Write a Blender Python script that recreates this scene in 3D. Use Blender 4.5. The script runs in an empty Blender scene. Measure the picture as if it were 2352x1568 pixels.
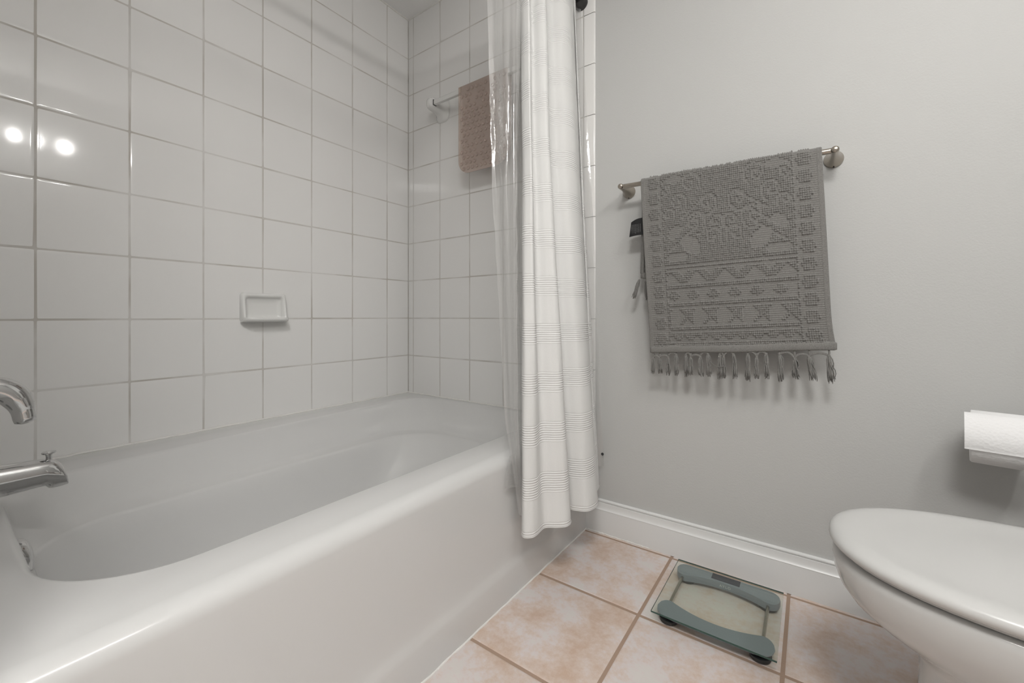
import bpy, bmesh, math, random
import numpy as np
from mathutils import Vector, Matrix

random.seed(7)
rng = np.random.default_rng(11)
sc = bpy.context.scene
COL = sc.collection
PI = math.pi

# ------------------------------------------------------------------ camera
cam_d = bpy.data.cameras.new('camera')
cam = bpy.data.objects.new('camera', cam_d)
COL.objects.link(cam)
cam.location = (1.7726, -1.5188, 0.8350)
cam.rotation_euler = (PI / 2, 0, math.radians(35.498))
cam_d.sensor_fit = 'HORIZONTAL'
cam_d.sensor_width = 36.0
cam_d.lens = 961.27 / 2352 * 36.0
cam_d.shift_y = -57.74 / 2352
cam_d.clip_start = 0.01
sc.camera = cam

# ------------------------------------------------------------------ world, exposure
w = bpy.data.worlds.new('world')
sc.world = w
w.use_nodes = True
w.node_tree.nodes['Background'].inputs[0].default_value = (0.9, 0.95, 1.0, 1)
w.node_tree.nodes['Background'].inputs[1].default_value = 0.02
sc.view_settings.view_transform = 'Standard'
sc.view_settings.look = 'None'
sc.view_settings.gamma = 1.0
sc.view_settings.use_curve_mapping = False
sc.view_settings.exposure = 0.16
GLOBE_POWER = 136.0      # emission of each bulb of the vanity light
FILL_POWER = 29.0        # added fill lamp behind the camera, evens out the brightness

fl = bpy.data.lights.new('fill_light', 'AREA')  # unseen area lamp added to brighten the alcove and tub
fl.shape = 'DISK'
fl.size = 0.56
fl.energy = FILL_POWER
fl.color = (1.0, 0.985, 0.965)
flo = bpy.data.objects.new('fill_light', fl)
COL.objects.link(flo)
flo.location = (2.0, -1.95, 2.385)

# ------------------------------------------------------------------ helpers
def srgb(r, g, b):
    def f(c):
        c /= 255.0
        return c / 12.92 if c <= 0.04045 else ((c + 0.055) / 1.055) ** 2.4
    return (f(r), f(g), f(b), 1.0)

class NT:
    def __init__(s, name):
        s.m = bpy.data.materials.new(name)
        s.m.use_nodes = True
        s.t = s.m.node_tree
        s.t.nodes.clear()
        s.out = s.t.nodes.new('ShaderNodeOutputMaterial')
    def n(s, typ, ins=None, **kw):
        nd = s.t.nodes.new(typ)
        for k, v in kw.items():
            setattr(nd, k, v)
        for k, v in (ins or {}).items():
            if isinstance(v, tuple) and len(v) == 2 and hasattr(v[0], 'outputs'):
                s.t.links.new(v[0].outputs[v[1]], nd.inputs[k])
            elif hasattr(v, 'outputs'):
                s.t.links.new(v.outputs[0], nd.inputs[k])
            else:
                nd.inputs[k].default_value = v
        return nd
    def math(s, op, a, b=0.0, c=None):
        ins = {0: a, 1: b}
        if c is not None:
            ins[2] = c
        return s.n('ShaderNodeMath', ins, operation=op)
    def surf(s, nd):
        s.t.links.new(nd.outputs[0], s.out.inputs['Surface'])
        return s.m
    def ramp(s, fac, stops, interp='LINEAR'):
        nd = s.n('ShaderNodeValToRGB', {0: fac})
        cr = nd.color_ramp
        cr.interpolation = interp
        while len(cr.elements) > 1:
            cr.elements.remove(cr.elements[-1])
        cr.elements[0].position = stops[0][0]
        cr.elements[0].color = stops[0][1]
        for p, c in stops[1:]:
            e = cr.elements.new(p)
            e.color = c
        return nd

def principled(name, color, rough=0.5, metal=0.0, bump=None, spec=0.5, coat=0.0, sheen=0.0):
    t = NT(name)
    ins = {'Base Color': color, 'Roughness': rough, 'Metallic': metal, 'Specular IOR Level': spec,
           'Coat Weight': coat, 'Coat Roughness': 0.05, 'Sheen Weight': sheen}
    if bump:
        scale, strength, dist = bump
        co = t.n('ShaderNodeTexCoord')
        nz = t.n('ShaderNodeTexNoise', {'Vector': (co, 3), 'Scale': scale, 'Detail': 3.0})
        ins['Normal'] = t.n('ShaderNodeBump', {'Height': (nz, 0), 'Strength': strength, 'Distance': dist})
    return t.surf(t.n('ShaderNodeBsdfPrincipled', ins))

def link_mesh(name, me, mats, parent=None):
    o = bpy.data.objects.new(name, me)
    for m in (mats if isinstance(mats, (list, tuple)) else [mats]):
        me.materials.append(m)
    COL.objects.link(o)
    if parent is not None:
        o.parent = parent
    return o

def mesh_np(name, V, F, smooth=True, midx=None):
    """V (n,3), F (m,4) quads"""
    V = np.asarray(V, np.float32)
    F = np.asarray(F, np.int32)
    me = bpy.data.meshes.new(name)
    me.vertices.add(len(V))
    me.vertices.foreach_set('co', V.ravel())
    k = F.shape[1]
    me.loops.add(F.size)
    me.loops.foreach_set('vertex_index', F.ravel())
    me.polygons.add(len(F))
    me.polygons.foreach_set('loop_start', np.arange(0, F.size, k, dtype=np.int32))
    me.polygons.foreach_set('loop_total', np.full(len(F), k, np.int32))
    if midx is not None:
        me.polygons.foreach_set('material_index', np.asarray(midx, np.int32))
    me.polygons.foreach_set('use_smooth', np.full(len(F), smooth))
    me.update(calc_edges=True)
    me.validate()
    return me

def grid_faces(nu, nv, off=0, flip=False, wrap_u=False):
    iu = np.arange(nu if wrap_u else nu - 1)
    iv = np.arange(nv - 1)
    U, Vv = np.meshgrid(iu, iv, indexing='ij')
    U2 = (U + 1) % nu
    a = U * nv + Vv
    b = U2 * nv + Vv
    c = U2 * nv + Vv + 1
    d = U * nv + Vv + 1
    F = np.stack([a, b, c, d], -1).reshape(-1, 4) + off
    return F[:, ::-1] if flip else F

class MB:
    """collects shapes (verts + polygons) into one mesh"""
    def __init__(s):
        s.v = []
        s.f = []
    def add(s, V, F):
        o = len(s.v)
        s.v += [tuple(map(float, p)) for p in V]
        s.f += [tuple(int(i) + o for i in f) for f in F]
    def box(s, lo, hi):
        x0, y0, z0 = lo
        x1, y1, z1 = hi
        V = [(x0, y0, z0), (x1, y0, z0), (x1, y1, z0), (x0, y1, z0), (x0, y0, z1), (x1, y0, z1), (x1, y1, z1), (x0, y1, z1)]
        s.add(V, [(0, 3, 2, 1), (4, 5, 6, 7), (0, 1, 5, 4), (1, 2, 6, 5), (2, 3, 7, 6), (3, 0, 4, 7)])
    def loops(s, L, cap0=True, cap1=True, closed=False):
        """L list of rings (each (n,3)) lofted"""
        n = len(L[0])
        V = [p for r in L for p in r]
        F = []
        m = len(L)
        for i in range(m if closed else m - 1):
            for j in range(n):
                a = i * n + j
                b = i * n + (j + 1) % n
                i2 = (i + 1) % m
                F.append((a, b, i2 * n + (j + 1) % n, i2 * n + j))
        if not closed:
            if cap0:
                F.append(tuple(range(n))[::-1])
            if cap1:
                F.append(tuple((m - 1) * n + j for j in range(n)))
        s.add(V, F)
    def tube(s, pts, r, n=10, cap=True, flat=1.0, up=(0, 0, 1)):
        pts = [Vector(p) for p in pts]
        rs = r if isinstance(r, (list, tuple)) else [r] * len(pts)
        L = []
        prev = None
        for i, p in enumerate(pts):
            if i == 0:
                d = pts[1] - p
            elif i == len(pts) - 1:
                d = p - pts[i - 1]
            else:
                d = pts[i + 1] - pts[i - 1]
            d.normalize()
            if prev is None:
                u = Vector(up)
                if abs(d.dot(u)) > 0.95:
                    u = Vector((1, 0, 0))
                a = d.cross(u).normalized()
            else:
                a = (prev - d * prev.dot(d)).normalized()
            prev = a
            b = a.cross(d).normalized()
            L.append([p + a * math.cos(2 * PI * k / n) * rs[i] + b * math.sin(2 * PI * k / n) * rs[i] * flat for k in range(n)])
        s.loops(L, cap, cap)
    def lathe(s, prof, org, axis='z', n=32, cap=True):
        """prof [(r, h)] around axis through org"""
        L = []
        ox, oy, oz = org
        for r, h in prof:
            ring = []
            for k in range(n):
                c, q = math.cos(2 * PI * k / n) * r, math.sin(2 * PI * k / n) * r
                if axis == 'z':
                    ring.append((ox + c, oy + q, oz + h))
                elif axis == 'y':
                    ring.append((ox + q, oy + h, oz + c))
                else:
                    ring.append((ox + h, oy + c, oz + q))
            L.append(ring)
        s.loops(L, cap, cap)
    def build(s, name, mat, parent=None, smooth=True, angle=40):
        me = bpy.data.meshes.new(name)
        me.from_pydata(s.v, [], s.f)
        me.update()
        bm = bmesh.new()
        bm.from_mesh(me)
        bmesh.ops.recalc_face_normals(bm, faces=bm.faces)
        bm.to_mesh(me)
        bm.free()
        if smooth:
            for p in me.polygons:
                p.use_smooth = True
            if angle:
                try:
                    me.set_sharp_from_angle(angle=math.radians(angle))
                except Exception:
                    pass
        return link_mesh(name, me, mat, parent)

def bevel(o, width, seg=3):
    md = o.modifiers.new('bevel', 'BEVEL')
    md.width = width
    md.segments = seg
    md.limit_method = 'ANGLE'
    md.angle_limit = math.radians(40)
    return o

def catmull(P, sub=8):
    P = np.asarray(P, float)
    Q = np.vstack([2 * P[0] - P[1], P, 2 * P[-1] - P[-2]])
    out = []
    for i in range(1, len(Q) - 2):
        p0, p1, p2, p3 = Q[i - 1], Q[i], Q[i + 1], Q[i + 2]
        for t in np.linspace(0, 1, sub, endpoint=False):
            out.append(0.5 * (2 * p1 + (p2 - p0) * t + (2 * p0 - 5 * p1 + 4 * p2 - p3) * t * t + (3 * p1 - p0 - 3 * p2 + p3) * t ** 3))
    out.append(Q[-2])
    return np.array(out)

def tag(o, label=None, cat=None, group=None, kind=None):
    if label: o['label'] = label
    if cat: o['category'] = cat
    if group: o['group'] = group
    if kind: o['kind'] = kind
    return o

def empty(name, loc, label, cat, group=None):
    o = bpy.data.objects.new(name, None)
    o.empty_display_size = 0.05
    COL.objects.link(o)
    o.location = loc
    return tag(o, label, cat, group)

def keep(o, root):
    """parent while keeping world coordinates of the mesh"""
    o.parent = root
    o.matrix_parent_inverse = Matrix.Translation(-Vector(root.location))
    return o

# ------------------------------------------------------------------ materials
M = {}
t = NT('wall_paint')
co = t.n('ShaderNodeTexCoord')
nz = t.n('ShaderNodeTexNoise', {'Vector': (co, 3), 'Scale': 260.0, 'Detail': 2.0})
bp = t.n('ShaderNodeBump', {'Height': (nz, 0), 'Strength': 0.16, 'Distance': 0.002})
M['paint'] = t.surf(t.n('ShaderNodeBsdfPrincipled', {'Base Color': (0.52, 0.523, 0.513, 1), 'Roughness': 0.6, 'Normal': bp, 'Specular IOR Level': 0.3}))
M['ceiling'] = principled('ceiling_paint', (0.88, 0.878, 0.87, 1), 0.8, bump=(150, 0.2, 0.002), spec=0.2)
M['trim'] = principled('trim_paint', (0.74, 0.745, 0.74, 1), 0.35)

t = NT('white_wall_tile')
co = t.n('ShaderNodeTexCoord')
nz = t.n('ShaderNodeTexNoise', {'Vector': (co, 3), 'Scale': 7.0, 'Detail': 1.0})
bp = t.n('ShaderNodeBump', {'Height': (nz, 0), 'Strength': 0.02, 'Distance': 0.02})
M['tile'] = t.surf(t.n('ShaderNodeBsdfPrincipled', {'Base Color': (0.79, 0.785, 0.772, 1), 'Roughness': 0.08, 'Normal': bp, 'Specular IOR Level': 0.45}))

t = NT('tile_grout')
co = t.n('ShaderNodeTexCoord')
nz = t.n('ShaderNodeTexNoise', {'Vector': (co, 3), 'Scale': 5.0, 'Detail': 4.0})
rp = t.ramp((nz, 0), [(0.38, (0.66, 0.65, 0.63, 1)), (0.62, (0.51, 0.485, 0.45, 1))])
M['grout'] = t.surf(t.n('ShaderNodeBsdfPrincipled', {'Base Color': rp, 'Roughness': 0.85}))

M['porcelain'] = principled('tub_enamel', (0.625, 0.625, 0.618, 1), 0.16, spec=0.5)
M['toilet'] = principled('toilet_porcelain', (0.58, 0.58, 0.57, 1), 0.10, spec=0.5)
M['seat'] = principled('toilet_seat_plastic', (0.57, 0.57, 0.56, 1), 0.28, spec=0.5)
M['ceramic'] = principled('white_glazed_ceramic', (0.74, 0.74, 0.725, 1), 0.08, spec=0.5)
M['caulk'] = principled('white_caulk', (0.74, 0.73, 0.70, 1), 0.5, bump=(60, 0.3, 0.004))
M['chrome'] = principled('chrome', (0.62, 0.62, 0.62, 1), 0.05, 1.0)
t = NT('brushed_nickel')
M['nickel'] = principled('brushed_nickel', (0.42, 0.38, 0.33, 1), 0.27, 1.0, bump=(400, 0.05, 0.001))
M['bronze'] = principled('dark_bronze', (0.07, 0.07, 0.07, 1), 0.35, 0.85)
M['black'] = principled('black_satin', (0.008, 0.008, 0.009, 1), 0.7)
M['greyprint'] = principled('grey_print', (0.12, 0.12, 0.12, 1), 0.8)
M['dark'] = principled('dark_rubber', (0.03, 0.032, 0.033, 1), 0.6)

# floor tile
t = NT('floor_tile')
co = t.n('ShaderNodeTexCoord')
obj = (co, 3)
n1 = t.n('ShaderNodeTexNoise', {'Vector': obj, 'Scale': 8.0, 'Detail': 6.0, 'Roughness': 0.62})
n2 = t.n('ShaderNodeTexNoise', {'Vector': obj, 'Scale': 60.0, 'Detail': 4.0, 'Roughness': 0.7})
at = t.n('ShaderNodeAttribute', attribute_name='tile_tone')
a1 = t.math('MULTIPLY', (n1, 0), 1.0)
a2 = t.math('MULTIPLY_ADD', (n2, 0), 0.45, a1)
a3 = t.math('ADD', t.math('MULTIPLY_ADD', (at, 2), 0.10, a2), 0.07)
rp = t.ramp(a3, [(0.62, srgb(192, 168, 150)), (0.74, srgb(201, 182, 169)), (0.82, srgb(206, 191, 182)), (0.91, srgb(209, 200, 198)), (0.97, srgb(208, 203, 199))])
b1 = t.n('ShaderNodeBump', {'Height': (n2, 0), 'Strength': 0.12, 'Distance': 0.003})
M['floor_tile'] = t.surf(t.n('ShaderNodeBsdfPrincipled', {'Base Color': rp, 'Roughness': 0.42, 'Normal': b1}))
M['floor_grout'] = principled('floor_grout', srgb(160, 137, 120), 0.9, bump=(300, 0.4, 0.002))

# curtain fabric
t = NT('woven_curtain')
co = t.n('ShaderNodeTexCoord')
sep = t.n('ShaderNodeSeparateXYZ', {0: (co, 3)})
zz = (sep, 2)
ph = t.math('MODULO', t.math('ADD', zz, 10 * 0.149 - 0.304), 0.149)
inb = t.math('LESS_THAN', ph, 0.0622)
wv = t.math('SINE', t.math('MULTIPLY', ph, 2 * PI / 0.0069))
wv01 = t.math('MULTIPLY', t.math('MULTIPLY_ADD', wv, 0.5, 0.5), inb)
nf = t.n('ShaderNodeTexNoise', {'Vector': (co, 3), 'Scale': 450.0, 'Detail': 2.0})
hh = t.math('MULTIPLY_ADD', (nf, 0), 0.22, wv01)
bp = t.n('ShaderNodeBump', {'Height': hh, 'Strength': 0.65, 'Distance': 0.0021})
cm = t.n('ShaderNodeMix', {0: wv01, 6: (0.86, 0.86, 0.85, 1), 7: (0.93, 0.93, 0.92, 1)}, data_type='RGBA')
df = t.n('ShaderNodeBsdfPrincipled', {'Base Color': (cm, 2), 'Roughness': 0.9, 'Normal': bp, 'Specular IOR Level': 0.1, 'Sheen Weight': 0.1})
tl = t.n('ShaderNodeBsdfTranslucent', {'Color': (0.88, 0.88, 0.86, 1), 'Normal': bp})
M['curtain'] = t.surf(t.n('ShaderNodeMixShader', {0: 0.24, 1: df, 2: tl}))

# clear vinyl
def vinyl(name, haze, gloss_rough, tint=(0.97, 0.97, 0.97, 1)):
    t = NT(name)
    co = t.n('ShaderNodeTexCoord')
    mp = t.n('ShaderNodeMapping', {'Vector': (co, 3), 'Scale': (1.0, 1.0, 0.55)})
    nz = t.n('ShaderNodeTexNoise', {'Vector': mp, 'Scale': 45.0, 'Detail': 3.0})
    bp = t.n('ShaderNodeBump', {'Height': (nz, 0), 'Strength': 0.12, 'Distance': 0.01})
    tr = t.n('ShaderNodeBsdfTransparent', {'Color': tint})
    df = t.n('ShaderNodeBsdfDiffuse', {'Color': (0.78, 0.78, 0.77, 1), 'Normal': bp})
    tl = t.n('ShaderNodeBsdfTranslucent', {'Color': (0.78, 0.78, 0.77, 1), 'Normal': bp})
    hz = t.n('ShaderNodeMixShader', {0: 0.5, 1: df, 2: tl})
    m1 = t.n('ShaderNodeMixShader', {0: haze, 1: tr, 2: hz})
    lw = t.n('ShaderNodeLayerWeight', {'Blend': 0.5, 'Normal': bp})
    fr = t.math('MULTIPLY_ADD', t.math('POWER', (lw, 1), 4.0), 0.9, 0.06)
    gl = t.n('ShaderNodeBsdfGlossy', {'Color': (1, 1, 1, 1), 'Roughness': gloss_rough, 'Normal': bp})
    fac = t.math('MINIMUM', t.math('MULTIPLY', fr, 1.3), 0.6)
    return t.surf(t.n('ShaderNodeMixShader', {0: fac, 1: m1, 2: gl}))
M['vinyl'] = vinyl('clear_vinyl', 0.26, 0.10)

# tan rubber bath mat
t = NT('tan_vinyl_mat')
tr = t.n('ShaderNodeBsdfTransparent', {'Color': (0.92, 0.86, 0.82, 1)})
pr = t.n('ShaderNodeBsdfPrincipled', {'Base Color': srgb(204, 190, 182), 'Roughness': 0.4})
co = t.n('ShaderNodeTexCoord')
sx = t.n('ShaderNodeSeparateXYZ', {0: (co, 3)})
mg = t.n('ShaderNodeMapRange', {0: (sx, 0), 1: 0.456, 2: 0.470, 3: 0.20, 4: 0.50})
M['mat'] = t.surf(t.n('ShaderNodeMixShader', {0: (mg, 0), 1: tr, 2: pr}))

# glass of the scale
t = NT('scale_glass')
tr = t.n('ShaderNodeBsdfTransparent', {'Color': (0.935, 0.955, 0.925, 1)})
gl = t.n('ShaderNodeBsdfGlossy', {'Color': (1, 1, 1, 1), 'Roughness': 0.02})
lw = t.n('ShaderNodeLayerWeight', {'Blend': 0.5})
fr = t.math('MULTIPLY_ADD', t.math('POWER', (lw, 1), 5.0), 0.9, 0.04)
M['glass'] = t.surf(t.n('ShaderNodeMixShader', {0: fr, 1: tr, 2: gl}))
M['glass_edge'] = principled('glass_edge', (0.04, 0.085, 0.07, 1), 0.1)
M['scale_grey'] = principled('scale_plastic', srgb(122, 131, 140), 0.38, bump=(500, 0.06, 0.001))
M['lcd'] = principled('lcd_screen', srgb(30, 33, 44), 0.15)
M['logo'] = principled('logo_silver', (0.50, 0.52, 0.52, 1), 0.4)

# towel cotton
t = NT('grey_cotton')
co = t.n('ShaderNodeTexCoord')
nz = t.n('ShaderNodeTexNoise', {'Vector': (co, 3), 'Scale': 500.0, 'Detail': 2.0})
rp = t.ramp((nz, 0), [(0.3, (0.165, 0.162, 0.154, 1)), (0.7, (0.245, 0.24, 0.228, 1))])
bp = t.n('ShaderNodeBump', {'Height': (nz, 0), 'Strength': 0.3, 'Distance': 0.001})
M['towel'] = t.surf(t.n('ShaderNodeBsdfPrincipled', {'Base Color': rp, 'Roughness': 0.95, 'Specular IOR Level': 0.08, 'Sheen Weight': 0.15, 'Normal': bp}))

# paper
t = NT('toilet_paper')
co = t.n('ShaderNodeTexCoord')
vo = t.n('ShaderNodeTexVoronoi', {'Vector': (co, 3), 'Scale': 170.0})
nz = t.n('ShaderNodeTexNoise', {'Vector': (co, 3), 'Scale': 90.0})
sm = t.math('ADD', (vo, 0), (nz, 0))
bp = t.n('ShaderNodeBump', {'Height': sm, 'Strength': 0.28, 'Distance': 0.002})
M['paper'] = t.surf(t.n('ShaderNodeBsdfPrincipled', {'Base Color': (0.82, 0.82, 0.82, 1), 'Roughness': 0.95, 'Specular IOR Level': 0.1, 'Normal': bp}))

t = NT('lamp_globe')
M['globe'] = t.surf(t.n('ShaderNodeEmission', {'Color': (1.0, 0.975, 0.945, 1), 'Strength': GLOBE_POWER}))
t = NT('fill_glow')  # glowing cover of the added fill fixture
M['fill_diffuser'] = t.surf(t.n('ShaderNodeEmission', {'Color': (1.0, 0.96, 0.90, 1), 'Strength': 2.0}))

# ------------------------------------------------------------------ room shell
XR, YF, ZC = 2.60, -3.10, 2.437          # right wall, far end behind the camera, ceiling
TT = 0.006                               # tile stands this far off the painted wall
PLY = -1.535                             # plumbing wall face

def quad_mesh(name, quads, mat, smooth=False):
    b = MB()
    for q in quads:
        b.add(q, [(0, 1, 2, 3)])
    me = bpy.data.meshes.new(name)
    me.from_pydata(b.v, [], b.f)
    me.update()
    return link_mesh(name, me, mat)

def slab(name, lo, hi, mat):
    b = MB()
    b.box(lo, hi)
    return tag(b.build(name, mat, smooth=False), kind='structure')

tag(slab('wall_back', (-0.15, TT, -0.02), (XR + 0.12, 0.14, ZC + 0.1), M['paint']), 'pale grey painted wall behind towel and toilet')
slab('wall_right', (XR, YF, -0.02), (XR + 0.12, TT, ZC + 0.1), M['paint'])
slab('wall_front', (-0.15, YF - 0.12, -0.02), (XR + 0.12, YF, ZC + 0.1), M['paint'])
slab('wall_side', (-0.15, YF, -0.02), (-0.006, TT, ZC + 0.1), M['paint'])
slab('wall_stub', (-0.006, PLY - 0.14, -0.02), (1.13, PLY - TT, ZC), M['paint'])
slab('ceiling', (-0.15, YF - 0.12, ZC), (XR + 0.12, 0.14, ZC + 0.12), M['ceiling'])

# tiled surfaces: one mesh each, every tile a cushion-edged slab over recessed grout
def prof(a, b, edge, H):
    wd = b - a
    e = min(edge, wd * 0.3)
    ds = np.array([0, 0.04, 0.15, 0.35, 0.65, 1.0]) * e
    us = np.concatenate([a + ds, [(a + b) / 2], b - ds[::-1]])
    hs1 = 1 - (1 - ds / e) ** 2
    hs = np.concatenate([hs1, [1.0], hs1[::-1]])
    return us, hs

def tiles(name, O, U, Vd, Nn, ulines, vlines, gw, edge, H, mats, tilt=0.0, base=-0.0002, tone=False, kind='structure'):
    O, U, Vd, Nn = map(lambda p: np.array(p, float), (O, U, Vd, Nn))
    Vs, Fs, mi, tones = [], [], [], []
    off = 0
    for i in range(len(ulines) - 1):
        for j in range(len(vlines) - 1):
            us, hu = prof(ulines[i] + gw / 2, ulines[i + 1] - gw / 2, edge, H)
            vs, hv = prof(vlines[j] + gw / 2, vlines[j + 1] - gw / 2, edge, H)
            h = H * (np.minimum(hu[:, None], hv[None, :])) * 0.5 + H * 0.5 * (hu[:, None] * hv[None, :])
            tu, tv = rng.normal(0, tilt, 2)
            h = h + ((us - us.mean())[:, None] * tu + (vs - vs.mean())[None, :] * tv) * (h / H)
            h = h - H
            P = O + us[:, None, None] * U + vs[None, :, None] * Vd + h[:, :, None] * Nn
            # side skirt down to the grout
            nu, nv = len(us), len(vs)
            Vs.append(P.reshape(-1, 3))
            F = grid_faces(nu, nv, off)
            Fs.append(F)
            mi += [0] * len(F)
            tones += [rng.random()] * len(F)
            off += nu * nv
    # grout plane
    a, b = ulines[0], ulines[-1]
    c, d = vlines[0], vlines[-1]
    g = -H + base * -1
    G = np.array([O + a * U + c * Vd + g * Nn, O + b * U + c * Vd + g * Nn, O + b * U + d * Vd + g * Nn, O + a * U + d * Vd + g * Nn])
    Vs.append(G)
    Fs.append(np.array([[off, off + 1, off + 2, off + 3]]))
    mi.append(1)
    tones.append(0.5)
    F = np.vstack(Fs)
    if np.dot(np.cross(U, Vd), Nn) < 0:
        F = F[:, ::-1]
    me = mesh_np(name, np.vstack(Vs), F, True, mi)
    if tone:
        at = me.attributes.new('tile_tone', 'FLOAT', 'FACE')
        at.data.foreach_set('value', np.array(tones, np.float32))
    o = link_mesh(name, me, mats)
    return tag(o, kind=kind)

ZR = 0.4254
rows = [ZR + 0.2 * k for k in range(11)]
rows[-1] = ZC
ul = [PLY] + [-1.3391 + 0.2 * k for k in range(7)] + [0.0]
tag(tiles('wall_left', (0, 0, 0), (0, 1, 0), (0, 0, 1), (1, 0, 0), ul, rows, 0.0022, 0.009, 0.0006, [M['tile'], M['grout']], 0.0010),
    'white square tiled wall along the long side of the tub')
ub = [0.0, 0.0392] + [0.0392 + 0.2 * k for k in range(1, 6)]
tag(tiles('wall_alcove', (0, 0, 0), (1, 0, 0), (0, 0, 1), (0, -1, 0), ub, rows, 0.0022, 0.009, 0.0006, [M['tile'], M['grout']], 0.0010),
    'white tiled end wall of the tub alcove behind the curtain')
tiles('wall_plumbing', (0, PLY, 0), (1, 0, 0), (0, 0, 1), (0, 1, 0), [0.0] + [0.0392 + 0.2 * k for k in range(0, 6)], rows, 0.0022, 0.009, 0.0006, [M['tile'], M['grout']], 0.0010)

# bullnose edge: a column of narrow tiles with one rounded side
b = MB()
bz = [0.1254] + [0.2254 + 0.2 * k for k in range(1, 11)] + [ZC]
bz = [0.126, 0.2254] + [0.4254 + 0.2 * k for k in range(10)] + [ZC]
for z0, z1 in zip(bz[:-1], bz[1:]):
    if z1 - z0 < 0.02:
        continue
    z0 += 0.0014
    z1 -= 0.0014
    L = []
    pr = [(1.0406, TT)] + [(1.0406, 0.0)] + [(1.087 - 0.006 + 0.006 * math.sin(a), 0.006 - 0.006 * math.cos(a)) for a in np.linspace(0, PI / 2, 7)]
    L = [[(x, y, z) for x, y in pr] for z in (z0, z1)]
    b.loops(L)
tag(b.build('trim_1', M['tile'], angle=60), 'narrow white bullnose tile column ending the alcove wall', kind='structure')

# floor
fx = [1.7195 + 0.3393 * k for k in range(-6, 4)]
fx = [x for x in fx if -0.1 < x < XR + 0.3]
fx = [-0.006] + [x for x in fx if 0.03 < x < XR - 0.01] + [XR]
fy = [-0.0201 - 0.3383 * k for k in range(9, -1, -1)] + [TT]
fy = [YF] + [y for y in fy if y > YF + 0.03]
tiles('floor', (0, 0, 0), (1, 0, 0), (0, 1, 0), (0, 0, 1), fx, fy, 0.0085, 0.006, 0.0016, [M['floor_tile'], M['floor_grout']], 0.0004, tone=True)
bpy.data.objects['floor']['label'] = 'pinkish beige square stone look floor tiles with brown grout'

# baseboards
def baseboard(name, p0, p1, inward):
    """profile swept from p0 to p1 ; inward = unit vector away from the wall"""
    h = 0.128
    pr = [(0, 0), (0.014, 0), (0.014, 0.0885), (0.0150, 0.0905), (0.0135, 0.0925), (0.0118, 0.0945), (0.0105, 0.098), (0.0095, 0.104), (0.0092, 0.112), (0.0092, 0.1165),
          (0.0055, 0.1172), (0.0055, 0.1195), (0.0085, 0.1202), (0.0090, 0.1235), (0.0078, 0.1265), (0.0050, h), (0, h)]
    L = []
    for p in (p0, p1):
        L.append([(p[0] + inward[0] * d, p[1] + inward[1] * d, z) for d, z in pr])
    b = MB()
    b.loops(L)
    return tag(b.build(name, M['trim'], angle=25), kind='structure')
tag(baseboard('baseboard_back', (1.048, TT), (XR, TT), (0, -1)), 'white moulded baseboard under the towel wall')
baseboard('baseboard_right', (XR, TT), (XR, YF), (-1, 0))
baseboard('baseboard_front', (0, YF), (XR, YF), (0, 1))

# caulk beads where tile meets tub and ceiling, and along the apron
b = MB()
zc = 0.4262
def wob(p0, p1, r, n=60, s=0.0006):
    p0, p1 = np.array(p0), np.array(p1)
    return [tuple(p0 + (p1 - p0) * k / n + rng.normal(0, s, 3)) for k in range(n + 1)], [r * (1 + rng.normal(0, 0.12)) for k in range(n + 1)]
for p0, p1, r in [((0.002, PLY, zc), (0.002, -0.002, zc), 0.0042), ((0.002, -0.002, zc), (1.03, -0.002, zc), 0.0040),
                  ((1.053, PLY, 0.0), (1.053, -0.002, 0.0), 0.0030), ((1.05, -0.0075, 0.001), (1.30, -0.0075, 0.001), 0.0028),
                  ((0.001, PLY, ZC - 0.001), (0.001, -0.001, ZC - 0.001), 0.005), ((0.001, -0.001, ZC - 0.001), (1.04, -0.001, ZC - 0.001), 0.004)]:
    pts, rs = wob(p0, p1, r)
    b.tube(pts, rs, 8)
tag(b.build('trim_2', M['caulk']), 'white caulk beads along tub and ceiling joints', kind='structure')

# ------------------------------------------------------------------ bathtub
def rrect(x0, x1, y0, y1, radii, z, nc=14, ns=26):
    """closed ring, 4 corners with own radius: (x1,y1),(x0,y1),(x0,y0),(x1,y0); counter-clockwise"""
    zf = z if callable(z) else (lambda x, y: z)
    C = [(x1, y1, radii[0], 0), (x0, y1, radii[1], 1), (x0, y0, radii[2], 2), (x1, y0, radii[3], 3)]
    arcs = []
    for cx, cy, r, k in C:
        sx = -1 if k in (0, 3) else 1
        sy = -1 if k in (0, 1) else 1
        ox, oy = cx + sx * r, cy + sy * r
        arcs.append([(ox + r * math.cos(PI / 2 * k + a), oy + r * math.sin(PI / 2 * k + a)) for a in np.linspace(0, PI / 2, nc)])
    P = []
    for k in range(4):
        P += arcs[k]
        a, c = arcs[k][-1], arcs[(k + 1) % 4][0]
        for s in np.linspace(0, 1, ns + 2)[1:-1]:
            P.append((a[0] + (c[0] - a[0]) * s, a[1] + (c[1] - a[1]) * s))
    return [(x, y, zf(x, y)) for x, y in P]

b = MB()
RZ = 0.425
TX0, TX1, TY0, TY1 = 0.001, 1.050, PLY + 0.001, -0.001
# x-min of the basin tapers along the tub: apply a shear on the left side
def shear(P, k0):
    out = []
    for x, y, z in P:
        wgt = max(0.0, min(1.0, (0.55 - x) / 0.35))
        out.append((x + wgt * k0 * (y + 0.1) / -1.2, y, z))
    return out
lev = []
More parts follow.
